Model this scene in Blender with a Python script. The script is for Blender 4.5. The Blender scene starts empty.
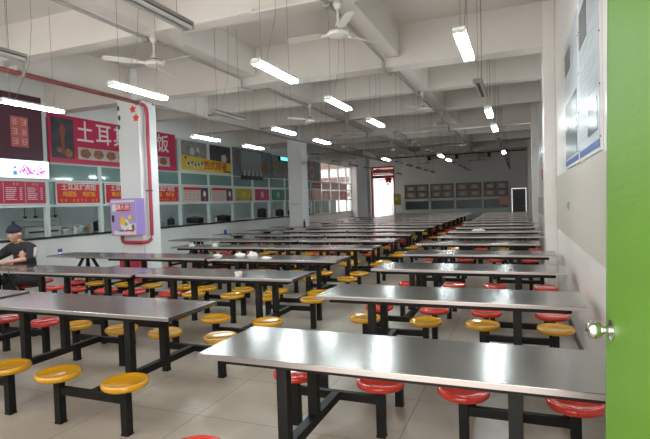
import bpy, bmesh, math, random
from mathutils import Vector, Matrix
random.seed(7)
PI = math.pi
SC = bpy.context.scene
COL = SC.collection
XL, XR, YB, ZC = -10.97, 0.572, 33.0, 4.83      # left wall, right wall, back wall, slab
TZ, SZ = 0.80, 0.405                            # table top, seat top

# ------------------------------------------------------------------ materials
MATS = {}
def mat(name, col, rough=0.5, metal=0.0, var=0.0, vscale=4.0, bump=0.0, bscale=60.0, emit=0.0, spec=0.5, coat=0.0, rvar=0.0, rscale=3.0, stretch=None):
    if name in MATS: return MATS[name]
    m = bpy.data.materials.new(name); m.use_nodes = True
    nt = m.node_tree; b = nt.nodes['Principled BSDF']
    c = (col[0], col[1], col[2], 1)
    b.inputs['Base Color'].default_value = c
    b.inputs['Roughness'].default_value = rough
    b.inputs['Metallic'].default_value = metal
    b.inputs['Specular IOR Level'].default_value = spec
    b.inputs['Coat Weight'].default_value = coat; b.inputs['Coat Roughness'].default_value = 0.07
    tc = nt.nodes.new('ShaderNodeTexCoord')
    mp = nt.nodes.new('ShaderNodeMapping'); nt.links.new(tc.outputs['Object'], mp.inputs['Vector'])
    if stretch: mp.inputs['Scale'].default_value = stretch
    if var > 0:
        n = nt.nodes.new('ShaderNodeTexNoise'); n.inputs['Scale'].default_value = vscale; n.inputs['Detail'].default_value = 5
        nt.links.new(mp.outputs[0], n.inputs['Vector'])
        r = nt.nodes.new('ShaderNodeMapRange')
        r.inputs['From Min'].default_value = 0.2; r.inputs['From Max'].default_value = 0.8
        r.inputs['To Min'].default_value = 1 - var; r.inputs['To Max'].default_value = 1 + var
        nt.links.new(n.outputs['Fac'], r.inputs['Value'])
        x = nt.nodes.new('ShaderNodeVectorMath'); x.operation = 'SCALE'
        x.inputs[0].default_value = col
        nt.links.new(r.outputs[0], x.inputs['Scale']); nt.links.new(x.outputs[0], b.inputs['Base Color'])
    if rvar > 0:
        n = nt.nodes.new('ShaderNodeTexNoise'); n.inputs['Scale'].default_value = rscale; n.inputs['Detail'].default_value = 6
        nt.links.new(mp.outputs[0], n.inputs['Vector'])
        r = nt.nodes.new('ShaderNodeMapRange')
        r.inputs['From Min'].default_value = 0.2; r.inputs['From Max'].default_value = 0.8
        r.inputs['To Min'].default_value = max(0.02, rough - rvar); r.inputs['To Max'].default_value = rough + rvar
        nt.links.new(n.outputs['Fac'], r.inputs['Value']); nt.links.new(r.outputs[0], b.inputs['Roughness'])
    if bump > 0:
        n = nt.nodes.new('ShaderNodeTexNoise'); n.inputs['Scale'].default_value = bscale; n.inputs['Detail'].default_value = 3
        nt.links.new(mp.outputs[0], n.inputs['Vector'])
        bp = nt.nodes.new('ShaderNodeBump'); bp.inputs['Strength'].default_value = bump; bp.inputs['Distance'].default_value = 0.01
        nt.links.new(n.outputs['Fac'], bp.inputs['Height']); nt.links.new(bp.outputs[0], b.inputs['Normal'])
    if emit > 0:
        b.inputs['Emission Color'].default_value = c; b.inputs['Emission Strength'].default_value = emit
    MATS[name] = m
    return m

ceil_m = mat('painted_concrete', (0.60, 0.565, 0.52), 0.75, var=0.05, vscale=1.2)
wallw = mat('white_wall_paint', (0.80, 0.83, 0.82), 0.35, var=0.04, vscale=1.5)
wallr = mat('right_wall_gloss_paint', (0.72, 0.685, 0.65), 0.28, var=0.04, vscale=2)
wallt = mat('right_wall_textured_band', (0.46, 0.42, 0.365), 0.6, var=0.08, vscale=25, bump=0.5, bscale=90)
wallb = mat('grey_back_wall', (0.80, 0.80, 0.78), 0.8, var=0.06, vscale=1)
framem = mat('window_frame_paint', (0.70, 0.80, 0.78), 0.4)
darkledge = mat('black_granite_ledge', (0.03, 0.035, 0.035), 0.25)
steel = mat('brushed_stainless', (0.335, 0.322, 0.305), 0.20, metal=0.92, var=0.04, vscale=2.2, rvar=0.03, rscale=2.5)
steelk = mat('kitchen_steel', (0.50, 0.53, 0.53), 0.35, metal=0.8)
edgem = mat('reflection_tinted_rim', (0.42, 0.38, 0.36), 0.34, metal=0.85)  # pinkish tint paints a reddish reflection into the table edges
blackm = mat('black_painted_steel', (0.009, 0.009, 0.008), 0.5, var=0.3, vscale=9, spec=0.22)
redseat = mat('red_seat_plastic', (0.56, 0.03, 0.016), 0.13, coat=0.5, var=0.06, vscale=6)
yelseat = mat('yellow_seat_plastic', (0.56, 0.27, 0.004), 0.13, coat=0.5, var=0.06, vscale=6)
tube_lit = mat('lit_tube', (0.86, 0.97, 1.0), 0.5, emit=40)
tube_off = mat('unlit_tube', (0.42, 0.43, 0.42), 0.3)
traym = mat('lamp_tray_enamel', (0.50, 0.50, 0.48), 0.35)
trayd = mat('grey_lamp_tray', (0.20, 0.19, 0.17), 0.5)  # darker grey tray used on the unlit lamps
wirem = mat('dark_wire', (0.15, 0.14, 0.13), 0.6)
fanm = mat('fan_enamel', (0.55, 0.53, 0.48), 0.4)
condm = mat('grey_conduit', (0.30, 0.285, 0.26), 0.5)
condl = mat('white_conduit', (0.62, 0.60, 0.55), 0.5)
pipem = mat('red_fire_pipe', (0.40, 0.03, 0.06), 0.35, var=0.15, vscale=4)
pipedust = mat('dusty_red_pipe', (0.22, 0.055, 0.05), 0.6, var=0.2, vscale=6)
greenm = mat('green_door_paint', (0.076, 0.185, 0.010), 0.55, var=0.06, vscale=3, bump=0.12, bscale=14, stretch=(1, 1, 4))
chrome = mat('chrome', (0.62, 0.62, 0.58), 0.12, metal=1.0)
glassm = mat('tinted_glass', (0.20, 0.33, 0.32), 0.06, spec=0.8)
clearg = bpy.data.materials.new('clear_glass'); clearg.use_nodes = True
_n = clearg.node_tree; _n.nodes.remove(_n.nodes['Principled BSDF'])
_t = _n.nodes.new('ShaderNodeBsdfTransparent'); _t.inputs['Color'].default_value = (0.82, 0.80, 0.80, 1)
_g = _n.nodes.new('ShaderNodeBsdfGlossy'); _g.inputs['Roughness'].default_value = 0.05
_f = _n.nodes.new('ShaderNodeFresnel'); _f.inputs['IOR'].default_value = 1.45
_m = _n.nodes.new('ShaderNodeMixShader')
_n.nodes.remove(_f); _m.inputs[0].default_value = 0.12; _n.links.new(_t.outputs[0], _m.inputs[1]); _n.links.new(_g.outputs[0], _m.inputs[2])
_n.links.new(_m.outputs[0], _n.nodes['Material Output'].inputs['Surface'])
whitep = mat('white_paper', (0.72, 0.70, 0.69), 0.6)
whitel = mat('white_lettering', (0.80, 0.76, 0.76), 0.6)
yell = mat('yellow_lettering', (0.85, 0.52, 0.03), 0.6)
crim = mat('crimson_sign_film', (0.52, 0.022, 0.085), 0.35)
redsign = mat('red_sign_film', (0.60, 0.015, 0.030), 0.35)
maroon = mat('maroon_sign_film', (0.085, 0.022, 0.042), 0.4)
salmon = mat('salmon_panel', (0.50, 0.13, 0.12), 0.5)
pinkm = mat('pink_panel', (0.68, 0.42, 0.42), 0.4)
yelp = mat('yellow_poster_film', (0.75, 0.58, 0.06), 0.45)
yelpd = mat('olive_yellow_film', (0.48, 0.42, 0.08), 0.45)
greenp = mat('green_poster_film', (0.04, 0.24, 0.14), 0.45)
magp = mat('rose_poster_film', (0.45, 0.05, 0.14), 0.45)
darkp = mat('dark_photo', (0.055, 0.055, 0.065), 0.35, var=0.6, vscale=9)
greyp = mat('grey_photo', (0.24, 0.24, 0.24), 0.35, var=0.5, vscale=7)
bluegp = mat('blue_grey_poster', (0.17, 0.21, 0.24), 0.3, var=0.35, vscale=2.5)
foodp = mat('food_photo', (0.30, 0.13, 0.07), 0.4, var=0.7, vscale=14)
foodr = mat('food_photo_rim', (0.55, 0.50, 0.46), 0.4)
greenleaf = mat('green_sticker', (0.03, 0.14, 0.07), 0.5)
orangef = mat('orange_sticker', (0.75, 0.12, 0.05), 0.5)
lilac = mat('lilac_cabinet_paint', (0.42, 0.33, 0.62), 0.35)
lilacd = mat('violet_cabinet_side', (0.33, 0.24, 0.58), 0.35)
darkm = mat('near_black', (0.012, 0.012, 0.014), 0.5)
tealroom = mat('kitchen_wall_tile', (0.56, 0.62, 0.61), 0.4, var=0.08, vscale=1.5)
kfloor = mat('kitchen_floor', (0.2, 0.2, 0.19), 0.5)
skinm = mat('skin', (0.50, 0.27, 0.19), 0.5)
shirtm = mat('black_shirt_cloth', (0.015, 0.015, 0.018), 0.85)
stripem = mat('pale_grey_cloth', (0.42, 0.38, 0.38), 0.85)
trouserm = mat('charcoal_trouser_cloth', (0.018, 0.018, 0.022), 0.85)
hatm = mat('navy_knit', (0.012, 0.015, 0.03), 0.9, bump=0.3, bscale=120)
bluem = mat('blue_plastic', (0.02, 0.07, 0.32), 0.4)
navy = mat('blue_print', (0.03, 0.08, 0.26), 0.5)
outw = mat('outside_white_wall', (0.80, 0.76, 0.76), 0.6)
outg = mat('outside_paving', (0.45, 0.44, 0.42), 0.8)
orangem = mat('orange_print', (0.8, 0.35, 0.05), 0.5)
magenta = mat('lit_magenta_print', (0.85, 0.12, 0.55), 0.5, emit=0.45)
litblue = mat('lit_blue_print', (0.10, 0.25, 0.60), 0.5, emit=0.4)
litpanel = mat('lit_sign_diffuser', (0.86, 0.97, 1.0), 0.5, emit=1.3)
litcyan = mat('lit_cyan_panel', (0.15, 0.75, 0.85), 0.5, emit=0.9)

# floor: big square terrazzo tiles with thin joints
floorm = bpy.data.materials.new('terrazzo_floor_tiles'); floorm.use_nodes = True
nt = floorm.node_tree; b = nt.nodes['Principled BSDF']
tc = nt.nodes.new('ShaderNodeTexCoord')
br = nt.nodes.new('ShaderNodeTexBrick'); br.offset = 0.0; br.squash = 1.0
br.inputs['Scale'].default_value = 1.0; br.inputs['Brick Width'].default_value = 0.8; br.inputs['Row Height'].default_value = 0.8
br.inputs['Mortar Size'].default_value = 0.006; br.inputs['Mortar Smooth'].default_value = 0.3
br.inputs['Color1'].default_value = (0.375, 0.325, 0.26, 1); br.inputs['Color2'].default_value = (0.36, 0.31, 0.25, 1)
br.inputs['Mortar'].default_value = (0.22, 0.185, 0.145, 1)
nt.links.new(tc.outputs['Object'], br.inputs['Vector'])
ns = nt.nodes.new('ShaderNodeTexNoise'); ns.inputs['Scale'].default_value = 1.6; ns.inputs['Detail'].default_value = 7; ns.inputs['Roughness'].default_value = 0.65
nt.links.new(tc.outputs['Object'], ns.inputs['Vector'])
mr = nt.nodes.new('ShaderNodeMapRange'); mr.inputs['From Min'].default_value = 0.3; mr.inputs['From Max'].default_value = 0.7; mr.inputs['To Min'].default_value = 0.80; mr.inputs['To Max'].default_value = 1.12
nt.links.new(ns.outputs['Fac'], mr.inputs['Value'])
ml = nt.nodes.new('ShaderNodeVectorMath'); ml.operation = 'SCALE'
nt.links.new(br.outputs['Color'], ml.inputs[0]); nt.links.new(mr.outputs[0], ml.inputs['Scale']); nt.links.new(ml.outputs[0], b.inputs['Base Color'])
b.inputs['Roughness'].default_value = 0.32

# ------------------------------------------------------------------ mesh helpers
class MB:
    def __init__(s): s.bm = bmesh.new()
    def box(s, x0, x1, y0, y1, z0, z1, bev=0.0):
        t = bmesh.new(); bmesh.ops.create_cube(t, size=1)
        bmesh.ops.scale(t, vec=(abs(x1-x0), abs(y1-y0), abs(z1-z0)), verts=t.verts)
        bmesh.ops.translate(t, vec=((x0+x1)/2, (y0+y1)/2, (z0+z1)/2), verts=t.verts)
        if bev > 0: bmesh.ops.bevel(t, geom=t.edges[:], offset=bev, segments=2, affect='EDGES', profile=0.6)
        s._add(t); return s
    def _add(s, t, M=None):
        if M is not None: bmesh.ops.transform(t, matrix=M, verts=t.verts)
        me = bpy.data.meshes.new('tmp'); t.to_mesh(me); t.free(); s.bm.from_mesh(me); bpy.data.meshes.remove(me)
    def mesh(s, me, M=None):
        t = bmesh.new(); t.from_mesh(me); s._add(t, M); return s
    def bar(s, a, b, w, h=None, bev=0.0):
        a = Vector(a); b = Vector(b); h = h or w; d = b - a
        t = bmesh.new(); bmesh.ops.create_cube(t, size=1)
        bmesh.ops.scale(t, vec=(w, h, d.length), verts=t.verts)
        if bev > 0: bmesh.ops.bevel(t, geom=t.edges[:], offset=bev, segments=1, affect='EDGES')
        z = d.normalized()
        up = Vector((0, 0, 1)) if abs(z.z) < 0.99 else Vector((0, 1, 0))
        x = up.cross(z).normalized(); y = z.cross(x)
        M = Matrix((x, y, z)).transposed().to_4x4(); M.translation = (a + b) / 2
        s._add(t, M); return s
    def tube(s, pts, r, n=10):
        pts = [Vector(p) for p in pts]
        bm = s.bm; rings = []
        for i, p in enumerate(pts):
            d = (pts[min(i+1, len(pts)-1)] - pts[max(i-1, 0)]).normalized()
            up = Vector((0, 0, 1)) if abs(d.z) < 0.9 else Vector((0, 1, 0))
            x = up.cross(d).normalized(); y = d.cross(x)
            rings.append([bm.verts.new(p + r*(math.cos(2*PI*k/n)*x + math.sin(2*PI*k/n)*y)) for k in range(n)])
        for A, B in zip(rings, rings[1:]):
            for k in range(n): bm.faces.new((A[k], A[(k+1) % n], B[(k+1) % n], B[k]))
        bm.faces.new(rings[0][::-1]); bm.faces.new(rings[-1]); return s
    def lathe(s, prof, c=(0, 0, 0), n=24, axis='z', sx=1, sy=1):
        bm = s.bm; c = Vector(c); rings = []
        def P(r, z, a):
            u, v = r*math.cos(a)*sx, r*math.sin(a)*sy
            if axis == 'z': return c + Vector((u, v, z))
            if axis == 'x': return c + Vector((z, u, v))
            return c + Vector((u, z, v))
        for r, z in prof:
            if r < 1e-6: rings.append([bm.verts.new(P(0, z, 0))])
            else: rings.append([bm.verts.new(P(r, z, 2*PI*k/n)) for k in range(n)])
        for A, B in zip(rings, rings[1:]):
            if len(A) == 1 and len(B) == 1: continue
            for k in range(n):
                if len(A) == 1: bm.faces.new((A[0], B[(k+1) % n], B[k]))
                elif len(B) == 1: bm.faces.new((A[k], A[(k+1) % n], B[0]))
                else: bm.faces.new((A[k], A[(k+1) % n], B[(k+1) % n], B[k]))
        return s
    def poly(s, pts, n, t):   # flat outline (3-D points) extruded by t along n
        bm = s.bm; n = Vector(n) * t
        A = [bm.verts.new(Vector(p)) for p in pts]; B = [bm.verts.new(Vector(p) + n) for p in pts]
        bm.faces.new(A[::-1]); bm.faces.new(B)
        k = len(A)
        for i in range(k): bm.faces.new((A[i], A[(i+1) % k], B[(i+1) % k], B[i]))
        return s
    def data(s, name, m, smooth=None):
        bmesh.ops.recalc_face_normals(s.bm, faces=s.bm.faces)
        me = bpy.data.meshes.new(name); s.bm.to_mesh(me); s.bm.free()
        me.materials.append(m)
        if smooth:
            me.shade_smooth()
            if smooth is not True: me.set_sharp_from_angle(angle=smooth)
        return me
    def build(s, name, m, parent=None, smooth=None, loc=None):
        return link(name, s.data(name, m, smooth), parent, loc)

def link(name, me, parent=None, loc=None):
    o = bpy.data.objects.new(name, me); COL.objects.link(o)
    if parent: o.parent = parent
    if loc: o.location = loc
    return o
def tag(o, label, cat, group=None):
    o['label'] = label; o['category'] = cat
    if group: o['group'] = group
    return o
def thing(name, label, cat, loc=(0, 0, 0), rz=0, group=None):
    o = bpy.data.objects.new(name, None); o.empty_display_size = 0.1; COL.objects.link(o)
    o.location = loc; o.rotation_euler = (0, 0, rz)
    return tag(o, label, cat, group)
def struct(name, mb, m, parent=None):
    o = mb.build(name, m, parent)
    if parent is None: o['kind'] = 'structure'
    return o
def copy_tree(o, parent=None):
    c = o.copy(); COL.objects.link(c); c.parent = parent
    for ch in list(o.children): copy_tree(ch, c)
    return c

_tc = {}
def text_data(body, size):
    cu = bpy.data.curves.new('lettering', 'FONT'); cu.body = body; cu.size = size
    cu.align_x = 'CENTER'; cu.align_y = 'CENTER'; cu.extrude = 0.004; cu.offset = size*0.008; cu.resolution_u = 2
    o = bpy.data.objects.new('lettering', cu); COL.objects.link(o)
    bpy.context.view_layer.update()
    me = bpy.data.meshes.new_from_object(o.evaluated_get(bpy.context.evaluated_depsgraph_get()))
    bpy.data.objects.remove(o); bpy.data.curves.remove(cu)
    return me
class Face:
    """A vertical surface: origin, right direction u; v is up; n points to the viewer."""
    def __init__(s, o, u, n): s.o = Vector(o); s.u = Vector(u); s.v = Vector((0, 0, 1)); s.n = Vector(n)
    def at(s, a, b, d=0): return s.o + s.u*a + s.v*b + s.n*d
    def box(s, mb, a0, a1, b0, b1, d0, d1):
        p = s.at(a0, b0, d0); q = s.at(a1, b1, d1)
        mb.box(min(p.x, q.x), max(p.x, q.x), min(p.y, q.y), max(p.y, q.y), min(p.z, q.z), max(p.z, q.z)); return mb
    def panel(s, name, m, parent, a0, a1, b0, b1, d0, d1): return s.box(MB(), a0, a1, b0, b1, d0, d1).build(name, m, parent)
    def disc(s, mb, a, b, r, d0, d1, sx=1.0, n=14, wob=0.0, ph=0):
        pts = [s.at(a + sx*r*(1+wob*math.cos(5*t+ph))*math.cos(t), b + r*(1+wob*math.cos(5*t+ph))*math.sin(t), d0) for t in [2*PI*k/n for k in range(n)]]
        mb.poly(pts, s.n, d1-d0); return mb
    def text(s, body, size, m, parent, a, b, d, sx=1.0, shear=0.0, name='lettering'):
        me = text_data(body, size)
        M = Matrix((s.u*sx, s.v + s.u*shear, s.n)).transposed().to_4x4(); M.translation = s.at(a, b, d)
        me.transform(M); me.materials.clear(); me.materials.append(m)
        return link(name, me, parent)
LW = Face((XL, 0, 0), (0, 1, 0), (1, 0, 0))          # left wall: a = y, b = z
BW = Face((0, YB, 0), (1, 0, 0), (0, -1, 0))         # back wall: a = x
RW = Face((XR, 0, 0), (0, -1, 0), (-1, 0, 0))        # right wall: a = -y

# ------------------------------------------------------------------ room shell
struct('floor', MB().box(-14.2, XR+0.2, -0.4, YB+0.2, -0.1, 0), floorm)
struct('ceiling', MB().box(-14.2, XR+0.2, 0.4, 27.1, ZC, ZC+0.15).box(XL-0.15, XR+0.2, 27.1, YB+0.2, ZC, ZC+0.15), ceil_m)
f = MB().box(XR, XR+0.2, 0.4, YB+0.2, 0, ZC)
struct('wall_right', f, wallr)
Y1 = 9.0
o = MB()
for a, c in ((1.0, 9.0), (9.6, 18.0), (18.6, 27.0)): o.box(XR-0.004, XR, a, c, 1.11, 1.95 if a < 2 else 1.6)
struct('trim_right_band', o, wallt)
struct('baseboard_right', MB().box(XR-0.012, XR-0.0005, 0.6, 9.0, 0, 0.10).box(XR-0.012, XR-0.0005, 9.6, 18.0, 0, 0.10), mat('dark_skirting', (0.12, 0.10, 0.085), 0.5))
for i, y in enumerate((9.0, 18.0, 27.0)):
    struct('trim_pilaster' if i == 0 else 'trim_pilaster.%03d' % i, MB().box(0.39, XR-0.0005, y, y+0.6, 0, ZC-0.001, 0.012), wallr)
# back wall with exit opening and service door
DX0, DX1, DZ = -9.50, -7.88, 3.95
w = MB().box(XL-0.15, DX0, YB, YB+0.2, 0, ZC).box(DX1, -0.46, YB, YB+0.2, 0, ZC).box(-0.46, XR+0.2, YB, YB+0.2, 2.14, ZC).box(DX0, DX1, YB, YB+0.2, DZ, ZC)
w.box(0.36, XR+0.2, YB, YB+0.2, 0, 2.14)
struct('wall_back', w, wallb)
wf = MB().box(-14.2, -11, 0.4, 0.6, 0, ZC).box(0.37, XR+0.2, 0.4, 0.6, 0, ZC).box(-1.7, 0.37, 0.4, 0.6, 2.75, 3.0).box(-11, 0.37, 0.4, 0.6, 3.7, ZC).box(-11, -1.7, 0.4, 0.6, 0, 1.5)
for x in (-8.9, -6.5, -4.1, -1.85): wf.box(x, x+0.15, 0.4, 0.6, 1.5, 3.7)
struct('wall_front', wf, wallw)  # unseen window openings, added to let sky light in from behind
d2 = struct('door_2', MB().box(-0.45, 0.35, YB+0.05, YB+0.1, 0.0, 2.13), mat('dark_teal_door', (0.05, 0.07, 0.07), 0.4))
MB().box(-0.44, -0.38, YB+0.03, YB+0.06, 0, 2.12).box(0.28, 0.34, YB+0.03, YB+0.06, 0, 2.12).box(-0.44, 0.34, YB+0.03, YB+0.06, 2.02, 2.12).build('door_frame', mat('grey_door_frame', (0.16, 0.19, 0.18), 0.4), d2)
MB().box(0.18, 0.26, YB+0.0, YB+0.05, 1.0, 1.03).build('door_handle', steelk, d2)
# exit opening
fr = MB().box(DX0, DX0+0.10, YB-0.06, YB+0.2, 0, DZ).box(DX1-0.08, DX1, YB-0.02, YB+0.2, 0, DZ).box(DX0, DX1, YB-0.02, YB+0.2, DZ-0.08, DZ)
d1 = struct('door_1', fr, mat('dark_red_frame', (0.20, 0.02, 0.03), 0.4))
MB().box(DX0+0.1, DX1-0.08, YB+0.02, YB+0.16, 3.16, 3.36).build('transom_bar', mat('charcoal_bar', (0.10, 0.07, 0.075), 0.5), d1)
kn = MB()
KN = Face((-8.28, YB-0.05, 3.05), (1, 0, 0), (0, -1, 0))
for a, b_, r in ((0, 0, .16), (-.15, .02, .09), (.15, .02, .09), (.12, .18, .08), (-.12, -.14, .08), (.1, -.16, .08), (-.04, -.3, .06), (0.18, .22, .05)): KN.disc(kn, a, b_, r, 0, .05, wob=.15)
tag(kn.build('festive_knot', mat('festive_red', (0.75, 0.02, 0.04), 0.5)), 'red festive knot hanging in the bright exit doorway', 'decoration')
# outside the exit
struct('trim_outside_wall', MB().box(-18, -2, 37.2, 37.4, 0, 6), outw)
struct('trim_reflection_bands', MB().box(-18, -11.3, 37.12, 37.199, 3.2, 3.6).box(-18, -11.3, 37.12, 37.199, 4.3, 4.9).box(-18, -11.3, 37.12, 37.199, 2.1, 2.35), mat('brown_reflection_band', (.22, .15, .14), .7))  # bands added to paint the banded reflection in the far panes
struct('trim_canopy', MB().box(-10.2, -7, YB+0.2, YB+1.4, DZ-0.42, DZ-0.18).box(-10.2, -7, YB+1.3, YB+1.4, DZ-0.5, 5.2), mat('dull_pink_canopy', (.40, .20, .20), .7))
struct('trim_outside_ground', MB().box(-16, -2, YB+0.2, 37.4, -0.12, -0.02), outg)
ow = thing('gate', 'pale panelled gate outside the bright exit', 'gate', (0, 0, 0))
GF = Face((0, 37.2, 0), (1, 0, 0), (0, -1, 0))
GF.panel('gate_panel', mat('pale_gate_panel', (0.62, 0.63, 0.64), 0.5), ow, -10.2, -9.15, 0, 3.15, 0.0, 0.05)
GF.panel('gate_panel', MATS['pale_gate_panel'], ow, -9.1, -8.1, 0, 3.15, 0.0, 0.05)
GF.panel('gate_rail', mat('grey_gate_rail', (0.35, 0.3, 0.31), 0.5), ow, -10.2, -8.1, 3.2, 3.32, 0.0, 0.08)

# left wall: low wall, ledge, window frames, wall above
WY = [0.6, 2.27, 3.95, 5.62, 7.30, 8.97, 10.68, 12.42, 14.20, 15.90, 17.59, 19.23, 20.80, 22.45, 24.10, 25.77, 27.30, 28.80, 30.40, 32.0, 33.0]
struct('wall_left', MB().box(XL-0.15, XL, 0.6, YB, 0, 0.95).box(XL-0.15, XL, 0.6, YB, 4.06, ZC), wallw)
struct('trim_ledge', MB().box(XL-0.35, XL+0.05, 0.6, YB-0.01, 0.9505, 1.0), darkledge)
struct('wall_kitchen', MB().box(-14.2, -14.0, 0.6, 27.1, 0, ZC).box(-14.0, XL-0.36, 27.0, 27.1, 0, ZC), tealroom)
struct('trim_daylight_screen', MB().box(-12.3, -12.2, 27.1, YB+0.2, 0, 1.95), mat('dark_screen', (0.07, 0.09, 0.09), 0.7))  # dark screen added to keep daylight out of the far lower openings
struct('trim_outside_block', MB().box(-18.2, -18.0, 24, 37.2, 0, 3.1).box(-18.0, -17.9, 24, 37.2, 2.2, 2.35).box(-18.2, -17.6, 24, 37.2, 3.1, 3.25), outw)
struct('trim_outside_yard', MB().box(-18.2, -14.2, 24, 37.2, -0.12, -0.02), outg)
for i in range(len(WY)-1):
    y0, y1 = WY[i], WY[i+1]
    m = MB(); hw = 0.055
    m.box(XL-0.09, XL-0.001, y0-hw if i else y0, y0+hw, 1.001, 4.059)
    if i == len(WY)-2: m.box(XL-0.09, XL-0.001, y1-hw, y1-0.001, 1.001, 4.059)
    for z0, z1 in ((1.74, 1.80), (2.385, 2.43), (2.83, 2.88), (4.0, 4.059)): m.box(XL-0.08, XL-0.005, y0+hw, y1-hw, z0, z1)
    w = struct('window_%d' % (i+1), m, framem)
    g = MB().box(XL-0.05, XL-0.04, y0+hw, y1-hw, 2.43, 2.83)
    g.box(XL-0.05, XL-0.04, y0+hw, y1-hw, 2.88, 4.0)
    g.box(XL-0.05, XL-0.04, y0+hw, y1-hw, 1.80, 2.385)
    g.build('window_pane', glassm if y0 < 27 else clearg, w)

# pillars
for i, y in enumerate((9.0, 18.0, 27.0)):
    p = struct('trim_pillar' if i == 0 else 'trim_pillar.%03d' % i, MB().box(-8.64, -8.04, y, y+0.6, 0, ZC-0.001, 0.012), mat('pillar_gloss_paint', (0.72, 0.74, 0.735), 0.3, var=0.03, vscale=2))
# beams
bm_ = MB()
for y in (9.0, 18.0, 27.0): bm_.box(XL, XR-0.001, y+0.015, y+0.40, 4.10, ZC-0.0005)
struct('trim_main_beams', bm_, ceil_m)
bm_ = MB()
for y in (3, 6, 12, 15, 21, 24, 30): bm_.box(XL, XR-0.001, y, y+0.28, 4.25, ZC-0.0005)
struct('trim_cross_beams', bm_, ceil_m)
bm_ = MB()
ys = [0.6, 3, 6, 9, 12, 15, 18, 21, 24, 27, 30, 33]
for x, zb in ((-2.24, 4.26), (-5.22, 4.26), (-8.47, 4.16)):
    for a, c in zip(ys, ys[1:]): bm_.box(x, x+0.25, a+(0.40 if a in (9, 18, 27) else 0.28 if a != 0.6 else 0), c, zb, ZC-0.0005)
struct('trim_lengthwise_beams', bm_, ceil_m)

# ------------------------------------------------------------------ conduits, fire pipe
def conduit(x, label):
    pts = []
    z = 4.235
    for y in (9, 18, 27):
        pts += [(x, y-0.12, z), (x, y-0.06, z-0.03), (x, y-0.05, 4.06), (x, y+0.45, 4.06), (x, y+0.46, z-0.03), (x, y+0.52, z)]
    m = MB().tube([(x, 0.62, z)] + pts + [(x, 32.9, z)], 0.028, 8)
    for y in (6.14, 12.14, 15.14, 21.14, 24.14): m.box(x-0.045, x+0.045, y-0.045, y+0.045, z-0.05, z+0.014)
    return tag(m.build('ceiling_conduit', condm, None, 0.6), label, 'pipe')
conduit(-2.29, 'grey cable conduit running lengthwise under the ceiling beam nearest the right wall')
conduit(-5.27, 'grey cable conduit running lengthwise under the middle ceiling beam')
m = MB().tube([(-8.50, 9.62, 4.07), (-8.50, 17.9, 4.07)], 0.026, 8).tube([(-8.50, 18.7, 4.07), (-8.50, 26.9, 4.07)], 0.026, 8)
m = MB().tube([(-8.0, 9.45, 4.075), (-8.0, 26.9, 4.075)], 0.026, 8)
tag(m.build('ceiling_conduit', condm, None, 0.6), 'grey cable conduit running along the tops of the white pillars', 'pipe')
m = MB().tube([(-3.35, 5.96, 4.235), (-2.33, 5.96, 4.235)], 0.02, 8).box(-3.5, -3.3, 5.92, 5.999, 4.225, 4.27)
tag(m.build('cable_duct', condl, None, 0.6), 'short white cable duct with bracket leading to the fan mount nearest the camera', 'pipe')

m = thing('fire_pipe', 'red fire pipe running overhead and down the nearest white pillar', 'pipe', (0, 0, 0))
MB().tube([(-7.95, 1.2, 4.03), (-7.95, 5.55, 4.02)], 0.042, 12).build('pipe_run', pipedust, m, 0.6)
MB().tube([(-7.95, 5.68, 4.02), (-7.95, 8.95, 4.01)], 0.042, 12).build('pipe_run', pipedust, m, 0.6)
MB().tube([(-7.95, 8.951, 4.01), (-7.95, 9.10, 3.99), (-7.95, 9.17, 3.93), (-7.95, 9.19, 3.8), (-7.95, 9.19, 1.02), (-7.95, 9.16, 0.92), (-7.95, 9.05, 0.87), (-7.95, 8.96, 0.87), (-7.97, 8.88, 0.87), (-8.05, 8.85, 0.87), (-8.42, 8.85, 0.87), (-8.49, 8.85, 0.89), (-8.51, 8.85, 0.95), (-8.51, 8.85, 1.029)], 0.042, 12).build('pipe_run', pipem, m, 0.6)
MB().tube([(-7.95, 5.54, 4.02), (-7.95, 5.69, 4.02)], 0.055, 12).build('pipe_coupling', condl, m, 0.6)
MB().box(-8.02, -7.88, 6.10, 6.14, 3.97, 4.249).build('hanger', condm, m)
MB().box(-8.02, -7.88, 8.90, 8.93, 3.96, 4.07).build('hanger', condm, m)
MB().box(-8.04, -7.905, 9.15, 9.23, 2.03, 2.055).build('clamp', darkm, m)

# ------------------------------------------------------------------ fire hose cabinet on the pillar, extinguisher box, stickers
c = thing('fire_hose_cabinet', 'lilac fire hose cabinet with red label fixed to the nearest pillar', 'cabinet', (0, 0, 0))
MB().box(-8.70, -7.965, 8.74, 8.999, 1.03, 1.87, 0.008).build('cabinet_body', lilacd, c)
CF = Face((-8.70, 8.74, 1.045), (1, 0, 0), (0, -1, 0))
CF.panel('cabinet_door', lilac, c, 0.005, 0.73, 0.005, 0.81, 0, 0.018)
CF.panel('top_band', whitep, c, 0.02, 0.70, 0.745, 0.785, 0.018, 0.021)
CF.panel('label_plate', redsign, c, 0.17, 0.57, 0.545, 0.70, 0.018, 0.024)
CF.text('消火栓', 0.13, whitel, c, 0.37, 0.622, 0.026)
CF.panel('label_edge', whitep, c, 0.05, 0.17, 0.545, 0.70, 0.018, 0.022)
CF.box(MB(), 0.055, 0.10, 0.30, 0.45, 0.018, 0.04).build('handle', darkm, c)
q = MB(); CF.disc(q, 0.40, 0.24, 0.125, 0.018, 0.022); q.build('print_spot', whitep, c)
q = MB(); CF.disc(q, 0.36, 0.30, 0.075, 0.022, 0.025, sx=1.2); CF.disc(q, 0.33, 0.38, 0.045, 0.022, 0.0245); CF.disc(q, 0.55, 0.40, 0.05, 0.018, 0.022, wob=.2); q.build('print_spot', yell, c)
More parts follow.
